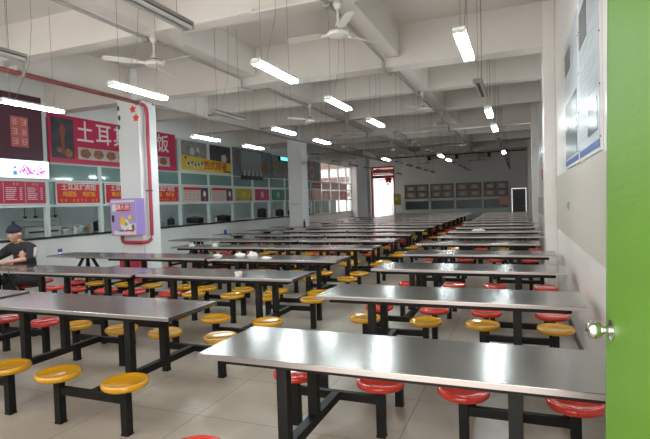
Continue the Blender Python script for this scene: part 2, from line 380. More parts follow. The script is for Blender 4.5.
q = MB(); CF.disc(q, 0.45, 0.25, 0.04, 0.025, 0.028); q.build('print_spot', mat('green_print', (.1, .35, .25), .5), c)
q = MB()
for a, b_, r in ((0.13, 0.06, 0.05), (0.2, 0.05, 0.04), (0.58, 0.17, 0.09), (0.66, 0.2, 0.06), (0.65, 0.08, .06), (0.5, 0.06, .05)): CF.disc(q, a, b_, r, 0.018, 0.021)
CF.box(q, 0.08, 0.71, 0.012, 0.07, 0.018, 0.0205); q.build('cloud_print', whitep, c)
CF.panel('small_print', redsign, c, 0.42, 0.66, 0.085, 0.12, 0.021, 0.024)
CF.panel('small_print', navy, c, 0.24, 0.38, 0.09, 0.11, 0.018, 0.022)

e = thing('extinguisher_box', 'red fire extinguisher box on the floor below the lilac cabinet', 'box', (-8.2, 8.82, 0))
MB().box(-0.27, 0.27, -0.13, 0.15, 0.0, 0.50, 0.01).build('box_body', pipem, e)
MB().box(-0.28, 0.28, -0.14, 0.16, 0.50, 0.53, 0.006).build('lid', mat('red_lid', (0.5, .02, .05), .35), e)
MB().box(-0.12, 0.12, -0.140, -0.131, 0.2, 0.32).build('label_plate', whitep, e)
PF = Face((-8.64, 9.0, 0), (1, 0, 0), (0, -1, 0))
q = thing('flower_sticker', 'pair of orange flower stickers at the top right of the nearest pillar', 'sticker', (0, 0, 0))
for a, b_, r in ((0.46, 3.90, .075), (0.54, 3.70, .075)):
    t = MB(); PF.disc(t, a, b_, r, 0.0, 0.006, wob=.22, n=30, ph=a*9); t.build('petals', orangef, q)
    t = MB(); PF.disc(t, a, b_, r*.3, 0.006, 0.008); t.build('flower_centre', redsign, q)
q = thing('leaf_sticker', 'string of three green leaf stickers down the left edge of the nearest pillar', 'sticker', (0, 0, 0))
for a, b_ in ((0.035, 3.96), (0.055, 3.74), (0.035, 3.53)):
    t = MB(); PF.disc(t, a, b_, .06, 0.0, 0.006, sx=.6, wob=.12); t.build('leaf', greenleaf, q)
# pillar 2 fittings
P2 = Face((-8.64, 18.0, 0), (1, 0, 0), (0, -1, 0))
q = MB().tube([(-8.48, 18.01, 1.60), (-8.48, 17.93, 1.60), (-8.22, 17.93, 1.60), (-8.22, 18.01, 1.60)], 0.02, 8)
tag(q.build('grab_handle', steelk, None, 0.6), 'metal bar handle on the front of the second white pillar', 'handle')

# ------------------------------------------------------------------ ceiling lamps
def lamp(lit):
    r = thing('fluorescent_lamp', '', 'ceiling lamp')
    m = MB().box(-0.06, 0.06, -0.495, 0.515, 0.0, 0.03, 0.004); m.build('lamp_tray', traym if lit else trayd, r)
    for s in (-1, 1):
        MB().tube([(s*0.036, -0.495, -0.022), (s*0.036, 0.505, -0.022)], 0.018, 10).build('tube', tube_lit if lit else tube_off, r, 0.6)
        MB().box(-0.06, 0.06, s*0.507-0.006, s*0.507+0.006, -0.038, 0.0, 0.002).build('end_cap', traym if lit else trayd, r)
    for y in (-0.36, 0.36): MB().tube([(0, y, 0.029), (0, y, ZC-3.2-0.035)], 0.003, 6).build('hanging_wire', wirem, r)
    MB().tube([(0.03, -0.30, 0.029), (0.035, -0.05, 0.6), (0.03, 0.02, 1.2), (0.03, 0.02, ZC-3.2-0.035)], 0.003, 6).build('power_cord', wirem, r)
    return r
LX = {'c1': -0.51, 'c2': -2.69, 'c3': -4.75, 'c4': -6.77}
LIT = {'c1': {0, 2, 3, 6}, 'c2': {0, 1, 2, 6, 7}, 'c3': {0, 2, 3, 6}, 'c4': {0, 2, 3}}
CN = {'c1': 'row nearest the right wall', 'c2': 'second row from the right wall', 'c3': 'third row from the right wall', 'c4': 'row nearest the food counters'}
ORD = ['first', 'second', 'third', 'fourth', 'fifth', 'sixth', 'seventh', 'eighth', 'ninth', 'tenth', 'eleventh', 'twelfth', 'thirteenth', 'fourteenth', 'fifteenth', 'sixteenth', 'seventeenth', 'eighteenth']
proto = {}
for cn, x in LX.items():
    k0 = -1 if cn in ('c2', 'c3') else 0
    for k in range(k0, 12):
        y = 5.37 + 2.2*k
        if cn == 'c4' and k in (1, 4): continue
        lit = k in LIT[cn]
        if lit not in proto: proto[lit] = o = lamp(lit)
        else: o = copy_tree(proto[lit])
        # main / cross beams are above the lamps; wires end on slab or beam underside
        o.location = (x, y, 3.235)
        o['label'] = '%s twin-tube fluorescent lamp, %s of its kind in the %s' % ('glowing' if lit else 'unlit grey', 'nearest' if k == k0 else ORD[k-k0], CN[cn])
        o['group'] = 'lit hanging fluorescent lamps' if lit else 'unlit hanging fluorescent lamps'
        o['_k'] = k
for o in list(COL.objects):
    if '_k' in o.keys(): del o['_k']
byrow = {}
for o in COL.objects:
    if o.name.startswith('fluorescent_lamp'): byrow.setdefault((round(o.location.x, 2), o['group']), []).append(o)
for (x, g), ls in byrow.items():
    ls.sort(key=lambda o: o.location.y); cn = [c for c in LX if abs(LX[c]-x) < .02][0]
    for i, o in enumerate(ls):
        o['label'] = ('glowing' if 'unlit' not in g else 'unlit grey') + ' twin-tube fluorescent lamp, ' + ('nearest' if i == 0 else ORD[i]) + ' such in the ' + CN[cn]

# ------------------------------------------------------------------ ceiling fans
def fan():
    r = thing('ceiling_fan', '', 'fan')
    MB().lathe([(0, 0.42), (0.035, 0.42), (0.06, 0.37), (0.03, 0.31), (0, 0.31)], n=14).build('canopy', fanm, r, 0.6)
    MB().tube([(0, 0, 0.05), (0, 0, 0.33)], 0.014, 8).build('down_rod', fanm, r, 0.6)
    MB().lathe([(0, 0.14), (0.03, 0.14), (0.045, 0.07), (0.06, 0.045), (0.13, 0.025), (0.145, 0.0), (0.13, -0.03), (0.06, -0.05), (0, -0.052)], n=20).build('motor_housing', fanm, r, 0.6)
    MB().lathe([(0.031, 0.085), (0.049, 0.075), (0.052, 0.06), (0.046, 0.055)], n=16).build('dark_collar', darkm, r, 0.6)
    for k in range(3):
        a = 2*PI*k/3
        m = MB().bar((0.13, 0, 0), (0.24, 0, 0.0), 0.008, 0.035)
        # blade with pitch and rounded tip
        t = bmesh.new(); pts = [(0.22, -0.045), (0.30, -0.06), (0.66, -0.065), (0.72, -0.045), (0.735, 0), (0.72, 0.045), (0.66, 0.065), (0.30, 0.06), (0.22, 0.045)]
        A = [t.verts.new((x, y, y*0.25+0.004)) for x, y in pts]; B = [t.verts.new((x, y, y*0.25-0.001)) for x, y in pts]
        t.faces.new(A); t.faces.new(B[::-1])
        for i in range(len(A)): t.faces.new((A[i], B[i], B[(i+1) % len(A)], A[(i+1) % len(A)]))
        m._add(t)
        bmesh.ops.rotate(m.bm, verts=m.bm.verts, cent=(0, 0, 0), matrix=Matrix.Rotation(a, 3, 'Z'))
        m.build('blade', fanm, r)
    return r
fp = None
for x, nm in ((-2.16, 'right-hand'), (-5.13, 'middle')):
    for i, (y, rz) in enumerate(((6.14, 1.05 if x > -3 else -0.12), (12.14, .05), (15.14, .5), (21.14, .9), (24.14, .2), (30.14, .6))):
        if fp is None: fp = o = fan()
        else: o = copy_tree(fp)
        o.location = (x, y, 3.83); o.rotation_euler = (0, 0, rz)
        o['label'] = 'white three-blade ceiling fan, %s of the %s fan row' % (['nearest', 'second', 'third', 'fourth', 'fifth', 'farthest'][i], nm)
        o['group'] = 'three-blade ceiling fans'

# ------------------------------------------------------------------ canteen tables with fixed stools
OFF = (-0.93, -0.28, 0.28, 0.94)
seat_prof = [(0, 0.0), (0.10, 0.002), (0.135, 0.008), (0.152, 0.014), (0.163, 0.010), (0.169, -0.004), (0.167, -0.020), (0.155, -0.034), (0.13, -0.040), (0, -0.040)]
seat_me = {k: MB().lathe([(r, z+SZ-0.012) for r, z in seat_prof], n=28).data('seat', m, 0.9) for k, m in (('r', redseat), ('y', yelseat))}
post_me = MB().box(-0.03, 0.03, -0.03, 0.03, 0.012, SZ-0.052, 0.004).box(-0.033, 0.033, -0.033, 0.033, 0, 0.014, 0.003).box(-0.06, 0.06, -0.06, 0.06, SZ-0.056, SZ-0.0515).data('stool_post', blackm)
def tabletop_data(w, d):
    m = MB().box(-w/2, w/2, -d/2, d/2, TZ-0.032, TZ, 0.004)
    return m.data('tabletop', steel)
def rim_data(w, d):
    m = MB()
    for s in (-1, 1):
        m.box(-w/2-0.0015, w/2+0.0015, s*(d/2-0.0005), s*(d/2+0.0025), TZ-0.030, TZ-0.004)
    return m.data('edge_strip', edgem)
def frame_under(w, d):
    m = MB()
    for s in (-1, 1):
        m.box(-w/2+0.10, w/2-0.10, s*(d/2-0.10)-0.02, s*(d/2-0.10)+0.02, TZ-0.075, TZ-0.0325)
        m.box(s*(w/2-0.12)-0.02, s*(w/2-0.12)+0.02, -d/2+0.08, d/2-0.08, TZ-0.075, TZ-0.0325)
    return m.data('top_frame', blackm)
leg_me = MB().box(-0.032, 0.032, -0.032, 0.032, 0.288, TZ-0.074, 0.004).data('table_leg', blackm)
def base_data():
    m = MB()   # H-shaped floor bars of one group of four stools, group centre at x = 0
    for s in (-1, 1): m.box(-0.30, 0.30, s*0.62-0.022, s*0.62+0.022, 0.23, 0.29, 0.003)
    m.box(-0.03, 0.03, -0.60, 0.60, 0.228, 0.2885, 0.003)
    return m.data('base_bar', blackm)
top_me, rim_me, fr_me, base_me = tabletop_data(2.21, 0.65), rim_data(2.21, 0.65), frame_under(2.21, 0.65), base_data()
def long_table(cx, cy, cols, label, group, rz=0.0):
    r = thing('canteen_table', label, 'table', (cx, cy, 0), rz, group)
    t = link('tabletop', top_me, r); link('edge_strip', rim_me, t)
    link('top_frame', fr_me, r)
    for g in (-0.61, 0.61):
        link('base_bar', base_me, r, (g, 0, 0))
        for s in (-0.21, 0.21): link('table_leg', leg_me, r, (g, s, 0))
    i = 0
    for s in (-0.62, 0.62):
        for x in OFF:
            p = link('stool_post', post_me, r, (x, s, 0))
            q = link('seat', seat_me[cols[i]], p); i += 1
    return r
def rnd(a, b=4, p=.5): return ''.join('r' if random.random() < p else 'y' for _ in range(b))
R_rows = [(2.68, -.645), (4.47, -.645), (6.27, -.645), (7.97, -.63), (9.80, -.78), (11.50, -.63), (13.17, -.61), (14.90, -.63), (16.6, -.62), (18.4, -.78), (20.15, -.62), (21.9, -.62), (23.6, -.62), (25.35, -.62), (27.15, -.78), (28.85, -.64)]
L_rows = [(3.38, -3.63), (5.29, -3.48), (6.98, -3.58), (8.83, -3.57), (10.48, -3.57), (12.25, -3.6), (14.0, -3.58), (15.75, -3.6), (17.5, -3.58), (19.25, -3.6), (21.0, -3.58), (22.7, -3.6), (24.4, -3.58), (26.1, -3.6), (27.8, -3.58), (29.5, -3.6)]
K_rows = [(3.40, -5.99), (5.23, -5.72), (7.02, -5.86), (8.86, -5.80), (10.50, -5.83), (12.22, -5.84), (13.98, -5.84), (15.75, -5.84), (17.5, -5.84), (19.25, -5.84), (21.0, -5.84), (22.7, -5.84), (24.4, -5.84), (26.1, -5.84), (27.8, -5.84), (29.5, -5.84)]
RC = {0: 'rrrrrrrr', 1: 'rrrryyyy', 2: 'rrrrrrrr', 3: 'rrrryyyy', 4: 'yrrrrrrr', 5: 'yyyyrrrr'}
LC = {0: 'yyyyyyyy', 1: 'yyyyyyyy', 2: 'yyyyryyy', 3: 'yyyyyryy', 4: 'rryyyyry', 5: 'ryyyrryy'}
KC = {0: 'rrrrrrrr', 1: 'rrrrrrrr', 2: 'yyyyrrrr', 3: 'rrrrryyr', 4: 'yryyyyyy', 5: 'ryyrrryy'}
for rows, cols, cname in ((R_rows, RC, 'right-hand column'), (L_rows, LC, 'middle column'), (K_rows, KC, 'left column')):
    for i, (y, x) in enumerate(rows):
        cc = cols.get(i) or rnd(0, 8)
        kind = 'red stools' if set(cc) == {'r'} else 'yellow stools' if set(cc) == {'y'} else 'red and yellow stools'
        long_table(x, y, cc, 'long steel canteen table with %s, %s in the %s' % (kind, 'nearest' if i == 0 else ORD[i] + ' back', cname), 'steel canteen tables with fixed stools', random.uniform(-.006, .006) if i > 3 else 0)

# short tables on splayed pedestals along the counters
st_top, st_rim = tabletop_data(1.36, 0.65), rim_data(1.36, 0.65)
def ped_data():
    m = MB().box(-0.18, 0.18, -0.12, 0.12, TZ-0.07, TZ-0.0325)
    for sx in (-1, 1):
        for sy in (-1, 1): m.bar((sx*0.05, sy*0.05, TZ-0.05), (sx*0.36, sy*0.26, 0.012), 0.05, 0.05)
    m.box(-0.27, 0.27, -0.02, 0.02, 0.22, 0.26)
    return m.data('splayed_legs', blackm)
def arms_data():
    m = MB()
    for x in (-0.38, 0.38): m.box(x-0.025, x+0.025, -0.64, 0.64, 0.19, 0.235)
    m.box(-0.38, 0.38, -0.025, 0.025, 0.191, 0.234)
    return m.data('base_bar', blackm)
ped_me, arm_me = ped_data(), arms_data()
def short_table(cx, cy, cols, label):
    r = thing('short_canteen_table', label, 'table', (cx, cy, 0), 0, 'short steel tables on splayed legs')
    t = link('tabletop', st_top, r); link('edge_strip', st_rim, t)
    link('splayed_legs', ped_me, r); link('base_bar', arm_me, r)
    for i, (x, y) in enumerate(((-.38, -.66), (.38, -.66), (-.38, .66), (.38, .66))):
        p = link('stool_post', post_me, r, (x, y, 0)); link('seat', seat_me[cols[i]], p)
S_rows = [(5.23, -7.53), (7.08, -7.68), (10.6, -7.7), (12.55, -7.72), (14.35, -7.72), (16.1, -7.72), (19.6, -7.72), (21.4, -7.72), (23.2, -7.72), (25.0, -7.72)]
for i, (y, x) in enumerate(S_rows):
    short_table(x, y, 'rrrr' if i < 3 else rnd(0, 4), 'short steel table on splayed legs, ' + ['where the person in black sits', 'with a blue cup at its left end', 'just behind the nearest pillar', 'with a blue and black cup on it', 'fifth from the front', 'sixth from the front', 'just behind the second pillar', 'eighth from the front', 'ninth from the front', 'farthest of all'][i])

# ------------------------------------------------------------------ things lying on the tables
def crumple(w, d, h, seed):
    rr = random.Random(seed); bm = bmesh.new(); bmesh.ops.create_icosphere(bm, subdivisions=3, radius=0.5)
    for v in bm.verts:
        k = 1 + rr.uniform(-.22, .22); v.co = Vector((v.co.x*w*k, v.co.y*d*k, max(-0.02, v.co.z)*h*(1+rr.uniform(-.5, .7)) if v.co.z > 0 else -0.0*v.co.z))
    me = bpy.data.meshes.new('crumpled_tissue'); bm.to_mesh(me); bm.free(); me.materials.append(whitep); return me
spots = [(-4.75, 7.06, .16, .09, .05, 'white tissue litter, left of the four on the third row of tables'), (-4.41, 7.21, .18, .11, .07, 'white crumpled tissue beside the tallest wad on the third table row'),
         (-4.15, 7.18, .15, .12, .11, 'tallest white crumpled tissue wad on the third table row'), (-3.72, 6.86, .16, .1, .04, 'flat white tissue at the right of the third table row'),
         (-5.97, 8.80, .13, .09, .07, 'small white tissue wad on the fourth row, right one of two'), (-6.60, 8.86, .13, .09, .06, 'small white tissue wad on the fourth row, left one of two'),
         (-1.0, 13.2, .30, .12, .07, 'white paper litter on a far right-hand table')]
for i, (x, y, w, d, h, lb) in enumerate(spots):
    tag(link('crumpled_tissue', crumple(w*1.1, d, h*1.0, i), None, (x, y, TZ)), lb, 'tissue', 'white tissues left on the tables')
c = thing('paper_cup', 'small white round tub with brown centre on the second row of tables', 'cup', (-3.14, 5.09, TZ))
MB().lathe([(0, 0), (0.035, 0), (0.048, 0.05), (0.045, 0.05), (0.034, 0.01), (0, 0.01)], n=18).build('cup_body', whitep, c, 0.8)
MB().lathe([(0, 0.032), (0.038, 0.032), (0, 0.036)], n=16).build('contents', mat('brown_food', (.3, .13, .06), .5), c)
def mug(x, y, h, r, label, low):
    c = thing('drinking_cup', label, 'cup', (x, y, TZ))
    MB().lathe([(0, 0), (r*.85, 0), (r, h), (r*.93, h), (r*.8, .01), (0, .01)], n=18).build('cup_body', bluem, c, 0.8)
    MB().lathe([(r*.87, h*.15), (r*.94, h*.15), (r*.97, h*.45), (r*.9, h*.45)], n=18).build('printed_band', low, c, 0.8)
    return c
mug(-8.27, 6.98, .105, .042, 'blue paper cup with a white print on the short table left of the pillar', whitep)
mug(-8.08, 12.45, .13, .045, 'blue and black cup standing on a short table right of the nearest pillar', darkm)
c = thing('bottle', 'dark bottle standing on a table in front of the second white pillar', 'bottle', (-7.15, 16.1, TZ))
MB().lathe([(0, 0), (.04, 0), (.04, .16), (.015, .21), (.015, .25), (0, .25)], n=14).build('bottle_body', darkm, c, 0.8)
MB().lathe([(.016, .235), (.018, .235), (.018, .262), (0, .262)], n=12).build('cap', darkm, c, 0.8)
c = thing('food_tray', 'metal meal tray on the table in front of the person in black', 'tray', (-8.03, 5.12, TZ))
MB().box(-.17, .17, -.12, .12, 0.0, .012, .004).box(-.17, .17, -.12, -.112, .012, .025).box(-.17, .17, .112, .12, .012, .025).build('tray_body', steelk, c)
o = link('food_heap', crumple(.15, .12, .09, 51), c, (-.06, 0, .012)); o.data.materials.clear(); o.data.materials.append(mat('pale_food', (.6, .55, .42), .6))
tag(link('plastic_bag', crumple(.24, .15, .19, 77), None, (-7.72, 5.14, TZ)), 'white crumpled plastic bag on the table beside the meal tray', 'bag')

# ------------------------------------------------------------------ signs on the left wall
def board(name, label, cat, y0, y1, z0, z1, film, frame=whitel, d=0.012, fw=0.03, group=None):
    r = thing(name, label, cat, (0, 0, 0), 0, group)
    if frame: LW.panel('sign_frame', frame, r, y0-fw, y1+fw, z0-fw, z1+fw, 0.001, 0.02)
    LW.panel('sign_panel', film, r, y0, y1, z0, z1, 0.02 if frame else 0.001, 0.02+d)
    return r
def glyph(face, mb, a, b, s, d0, rr):
    """a block of strokes too small to read in the photograph"""
    t = s*0.10
    for k in range(3):
        y = b + s*(0.38 - 0.34*k); w = s*rr.uniform(.55, .9)
        face.box(mb, a-w/2, a+w/2, y-t/2, y+t/2, d0, d0+.004)
    for k in range(2):
        x = a + s*(rr.uniform(-.3, .3)); h = s*rr.uniform(.5, .9)
        face.box(mb, x-t/2, x+t/2, b-h/2, b+h/2, d0, d0+.0045)
rr = random.Random(3)
# 1 maroon board
r = board('shop_sign', 'dark maroon overhead sign with a salmon square at the far left', 'sign', 6.2, 8.88, 2.89, 4.42, maroon, None, 0.03)
LW.panel('salmon_square', salmon, r, 8.06, 8.50, 3.17, 3.88, 0.05, 0.055)
for i in range(6):
    m = MB(); glyph(LW, m, 8.17 + 0.22*(i % 2), 3.75 - 0.23*(i//2), 0.17, 0.055, rr); m.build('lettering', pinkm, r)
# 2 lit strip
r = thing('light_box_sign', 'glowing white light box sign with magenta script at the far left', 'sign')
LW.panel('light_box', framem, r, 6.2, 8.98, 2.43, 2.87, 0.001, 0.10)
LW.panel('diffuser', litpanel, r, 6.23, 8.95, 2.45, 2.85, 0.10, 0.112)
m = MB()
for k in range(9):
    a = 8.28 + k*0.062
    p = [LW.at(a-.10, 2.60+.10*math.sin(k*.9)+.06, .112), LW.at(a-.06, 2.60+.10*math.sin(k*.9)+.07, .112), LW.at(a+.07, 2.52, .112), LW.at(a+.03, 2.52, .112)]
    m.poly(p, LW.n, .004)
LW.text
for k in range(8): LW.disc(m, 8.2+k*.09, 2.58+.05*math.sin(k*2.1), .035, .112, .115)
m.build('script_lettering', magenta, r)
m = MB(); LW.box(m, 8.02, 8.12, 2.52, 2.60, .112, .116); LW.disc(m, 8.07, 2.68, .035, .112, .116); LW.box(m, 8.0, 8.14, 2.50, 2.53, .112, .116); m.build('emblem', litblue, r)
# 3 menu board
r = board('menu_board', 'crimson two-column price board below the light box at the far left', 'sign', 6.3, 8.90, 1.84, 2.36, crim)
m = MB()
for (c0, hdr) in ((7.88, 8.10), (8.42, 8.60)):
    glyph(LW, m, hdr-.02, 2.30, .05, .032, rr); glyph(LW, m, hdr+.07, 2.30, .05, .032, rr)
    for k in range(7):
        z = 2.21 - .045*k
        w = rr.uniform(.20, .27)
        n = int(w/.032)
        for j in range(n): LW.box(m, c0+.033*j, c0+.033*j+.022, z-.011, z+.011, .032, .035)
        LW.box(m, c0+.34, c0+.40, z-.009, z+.009, .032, .035)
for a in (7.82, 8.36): LW.box(m, a, a+.008, 1.86, 2.35, .032, .035)
LW.box(m, 6.5, 7.7, 2.27, 2.31, .032, .035)
m.build('price_lettering', whitel, r)
# 4 big crimson sign
r = thing('shop_sign', 'large crimson shop sign with white characters behind the nearest pillar', 'sign')
LW.panel('sign_panel', crim, r, 9.06, 13.96, 2.88, 4.10, 0.001, 0.05)
LW.panel('sign_edge', mat('pink_edge', (.6, .2, .28), .4), r, 9.06, 13.96, 2.86, 2.88, 0.001, 0.055)
PH = mat('dark_figure_photo', (.05, .05, .06), .4, var=.5, vscale=5)
LW.panel('photo_panel', PH, r, 9.12, 9.80, 2.99, 4.02, 0.05, 0.056)
m = MB(); LW.disc(m, 9.45, 3.7, .16, .056, .06, sx=.6); LW.box(m, 9.40, 9.50, 3.1, 3.65, .056, .059); m.build('photo_figure', mat('rust_print', (.28, .07, .05), .5), r)
m = MB(); LW.disc(m, 9.62, 3.14, .12, .056, .061); LW.disc(m, 9.34, 3.2, .07, .056, .06); m.build('photo_detail', foodp, r)
for i, ch in enumerate('土耳其烤肉饭'):
    LW.text(ch, 0.62, whitel, r, 10.18 + 0.64*i if i < 5 else 13.32, 3.70, 0.052, sx=0.95)
LW.panel('photo_strip', foodr, r, 9.92, 13.62, 3.0, 3.32, 0.05, 0.055)
m = MB()
for k in range(8): LW.disc(m, 10.16+.45*k, 3.16, .125, .055, .06, sx=1.4, wob=.08, ph=k)
m.build('dish_photos', foodp, r)
# 5-7 three red signs
for i, (a, b_) in enumerate(((9.24, 10.60), (10.84, 12.30), (12.55, 14.02))):
    r = board('dish_sign', ['red dish sign with white and yellow characters left of the nearest pillar', 'red dish sign half hidden behind the lilac cabinet pillar, left part showing', 'red dish sign with white and yellow characters just right of the nearest pillar'][i], 'sign', a, b_, 1.83, 2.34, redsign, group='red dish signs')
    c0 = (a+b_)/2
    LW.text('土耳其烤肉饭', 0.18, whitel, r, c0, 2.24, .033, sx=1.05)
    LW.text('鸡翅饭', 0.15, yell, r, c0-.31, 2.06, .033); LW.text('鸡扒饭', 0.15, yell, r, c0+.31, 2.06, .033)
    m = MB()
    for k in range(10):
        if k not in (2, 7): glyph(LW, m, c0-.56+.124*k, 1.90, .075, .033, rr)
    m.build('small_lettering', yell, r)
# 8-9 pale menus
for i, (a, b_) in enumerate(((14.30, 15.80), (16.02, 17.50))):
    r = board('menu_poster', ['pale menu poster with a red header and dark picture, the left one of two', 'pale menu poster with a red header and dark picture, the right one of two'][i], 'poster', a, b_, 1.80, 2.34, mat('pale_pink_paper', (.62, .52, .47), .5), group='pale menu posters with red headers')
    LW.panel('header_band', redsign, r, a+.03, a+1.0, 2.24, 2.33, .032, .036)
    LW.panel('picture', darkp, r, a+1.02, b_-.02, 1.83, 2.32, .032, .036)
    m = MB(); LW.disc(m, a+1.25, 2.10, .11, .036, .04, sx=.8); m.build('picture_face', whitep, r)
    m = MB(); LW.disc(m, a+1.28, 1.93, .08, .036, .04); m.build('picture_detail', magp, r)
    m = MB()
    for k in range(4):
        for j in range(4): LW.box(m, a+.08+.23*j, a+.08+.23*j+.15, 2.16-.09*k, 2.18-.09*k, .032, .035)
    m.build('small_print', mat('tan_print', (.42, .28, .20), .5), r)
# 10-12 coloured signs
for nm, lb, a, b_, film, sp in (('yellow', 'yellow notice poster in a white frame on the counter windows', 17.72, 19.08, yelpd, foodp), ('rose', 'rose red poster in a white frame between the yellow and green ones', 19.36, 20.66, magp, pinkm), ('green', 'green poster in a white frame left of the second pillar', 20.94, 22.3, greenp, mat('mint_print', (.3, .5, .42), .5))):
    r = board('notice_poster', lb, 'poster', a, b_, 1.82, 2.33, film, fw=.05)
    m = MB(); LW.disc(m, (a+b_)/2, 2.08, .15, .032, .036, wob=.2); m.build('printed_motif', sp if nm != 'yellow' else yelp, r)
    if nm == 'yellow':
        m = MB(); LW.disc(m, a+.2, 1.88, .07, .032, .036); LW.disc(m, b_-.15, 1.88, .08, .032, .036)
        m.build('corner_print', foodp, r)
# upper posters
r = thing('shop_sign', 'yellow banner sign with red characters over dark food photos', 'sign')
LW.panel('sign_frame', whitep, r, 14.16, 17.50, 2.88, 4.02, .001, .02)
LW.panel('photo_panel', greyp, r, 14.30, 15.80, 3.40, 3.98, .02, .03)
LW.panel('photo_panel', darkp, r, 16.0, 17.44, 3.30, 3.98, .02, .03)
m = MB(); m.poly([LW.at(14.30, 2.95, .02), LW.at(17.44, 2.92, .02), LW.at(17.44, 3.33, .02), LW.at(15.9, 3.40, .02), LW.at(14.30, 3.46, .02)], LW.n, .015); m.build('yellow_banner', yelp, r)
LW.text('西式简餐', 0.36, redsign, r, 16.35, 3.15, .037, sx=1.1)
m = MB()
for k in range(6): LW.disc(m, 14.62+.19*k, 3.16+.04*math.sin(k*2), .085, .035, .04, wob=.2, ph=k)
m.build('script_lettering', whitep, r)
m = MB()
for k in range(5): LW.disc(m, 14.66+.2*k, 3.18+.04*math.sin(k*2), .05, .04, .044, wob=.3, ph=k)
LW.box(m, 16.9, 17.42, 2.96, 3.01, .035, .04); LW.disc(m, 14.5, 3.38, .05, .035, .04)
m.build('script_outline', darkm, r)
m = MB(); LW.disc(m, 16.95, 3.5, .16, .03, .038, sx=1.2, wob=.1); LW.disc(m, 14.9, 3.62, .14, .03, .036, wob=.2); LW.disc(m, 15.25, 3.7, .1, .03, .036, wob=.2); m.build('dish_photos', foodr, r)
r = thing('shop_sign', 'big grey-blue poster with white characters left of the second pillar', 'sign')
LW.panel('sign_panel', bluegp, r, 17.62, 21.0, 2.86, 4.04, .001, .03)
LW.panel('lower_band', mat('charcoal_film', (.06, .055, .055), .4), r, 18.2, 20.1, 2.72, 2.90, .03, .06)
LW.panel('pale_panel', mat('pale_blue_film', (.30, .36, .38), .3), r, 18.25, 20.0, 3.08, 3.95, .03, .045)
m = MB()
for k in range(5):
    glyph(LW, m, 18.5+.36*k, 2.99, .24, .045, rr)
m.build('lettering', whitel, r)
m = MB(); LW.disc(m, 20.35, 3.3, .3, .03, .036, sx=1.0, wob=.1); LW.disc(m, 17.9, 3.6, .18, .03, .036, wob=.1); m.build('picture', foodp, r)
r = thing('shop_sign', 'poster of dish photos under a small cyan light beside the second pillar', 'sign')
LW.panel('sign_panel', greyp, r, 21.1, 24.0, 2.92, 3.98, .001, .03)
m = MB()
for k in range(4): LW.disc(m, 21.45+.66*k, 3.5, .27, .03, .038, wob=.06, ph=k)
m.build('dish_photos', mat('olive_dish_photo', (.28, .25, .16), .5, var=.5, vscale=6), r)
r = thing('light_box_sign', 'small glowing cyan light box above the dish poster beside the second pillar', 'sign')
LW.panel('light_box', darkm, r, 21.75, 22.75, 3.74, 3.96, .0395, .14)
LW.panel('diffuser', litcyan, r, 21.8, 22.7, 3.77, 3.93, .14, .152)
r = thing('shop_sign', 'grey poster with a pale portrait just right of the second pillar', 'sign')
LW.panel('sign_panel', greyp, r, 24.2, 26.9, 2.9, 4.0, .001, .03)
m = MB(); LW.disc(m, 25.9, 3.4, .35, .03, .04, sx=1.0); LW.disc(m, 25.9, 3.9, .12, .03, .04); m.build('portrait_print', pinkm, r)
m = MB(); LW.disc(m, 25.9, 3.38, .2, .04, .046, sx=.8); m.build('portrait_centre', greyp, r)
# pink panels in far bays: the bright doorway's reflection, painted on
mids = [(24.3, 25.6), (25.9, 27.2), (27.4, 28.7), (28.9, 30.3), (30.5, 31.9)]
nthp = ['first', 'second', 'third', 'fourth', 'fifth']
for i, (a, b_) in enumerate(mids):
    r = board('menu_poster', 'pinkish painted doorway reflection above the far counter opening, %s from the second pillar' % nthp[i], 'poster', a+.05, b_-.05, 1.80, 2.33, mat('rose_reflection%d' % (i % 2), ((.58, .22, .24), (.66, .42, .40))[i % 2], .4), framem, group='pinkish painted reflections in the far bays')
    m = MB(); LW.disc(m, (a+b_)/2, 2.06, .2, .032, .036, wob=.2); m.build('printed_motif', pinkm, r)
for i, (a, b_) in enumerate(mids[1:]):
    r = board('menu_poster', 'pale pink upper panel of painted doorway reflection, %s from the second pillar' % nthp[i], 'poster', a+.03, b_-.03, 2.46, 2.80, (salmon if i == 0 else pinkm), framem, group='painted reflection panels, upper row of the far bays')
    m = MB(); LW.box(m, a+.2, b_-.2, 2.6, 2.62, .032, .035); m.build('pale_line', whitep, r)

# ------------------------------------------------------------------ kitchen behind the openings
k = thing('kitchen_counter', 'long steel worktop inside the kitchen behind the ledge', 'counter')
MB().box(XL-0.95, XL-0.36, 5.7, 26.9, 0.94, 1.01, .005).build('worktop', steelk, k)
m = MB()
for i in range(12): m.box(XL-0.92, XL-0.40, 5.72+1.78*i, 5.77+1.78*i, 0, .94)
m.build('support_panel', steelk, k)
def pot(x, y, r, h, label, m_=steelk, lid=True):
    c = thing('cooking_pot', label, 'pot', (x, y, 1.01))
    MB().lathe([(0, 0), (r*.92, 0), (r, .03), (r, h), (r*.95, h), (r*.92, .03), (0, .02)], n=22).build('pot_body', m_, c, .8)
    if lid: MB().lathe([(0, h+.075), (.02, h+.075), (.02, h+.05), (r*.6, h+.035), (r*1.02, h), (0, h-.002)], n=22).build('lid', m_, c, .8)
    for s in (-1, 1): MB().tube([(0, s*r*.98, h*.7), (0, s*(r+.04), h*.75), (0, s*(r+.04), h*.6), (0, s*r*.98, h*.6)], .008, 6).build('handle', darkm, c)
X1 = XL-0.62
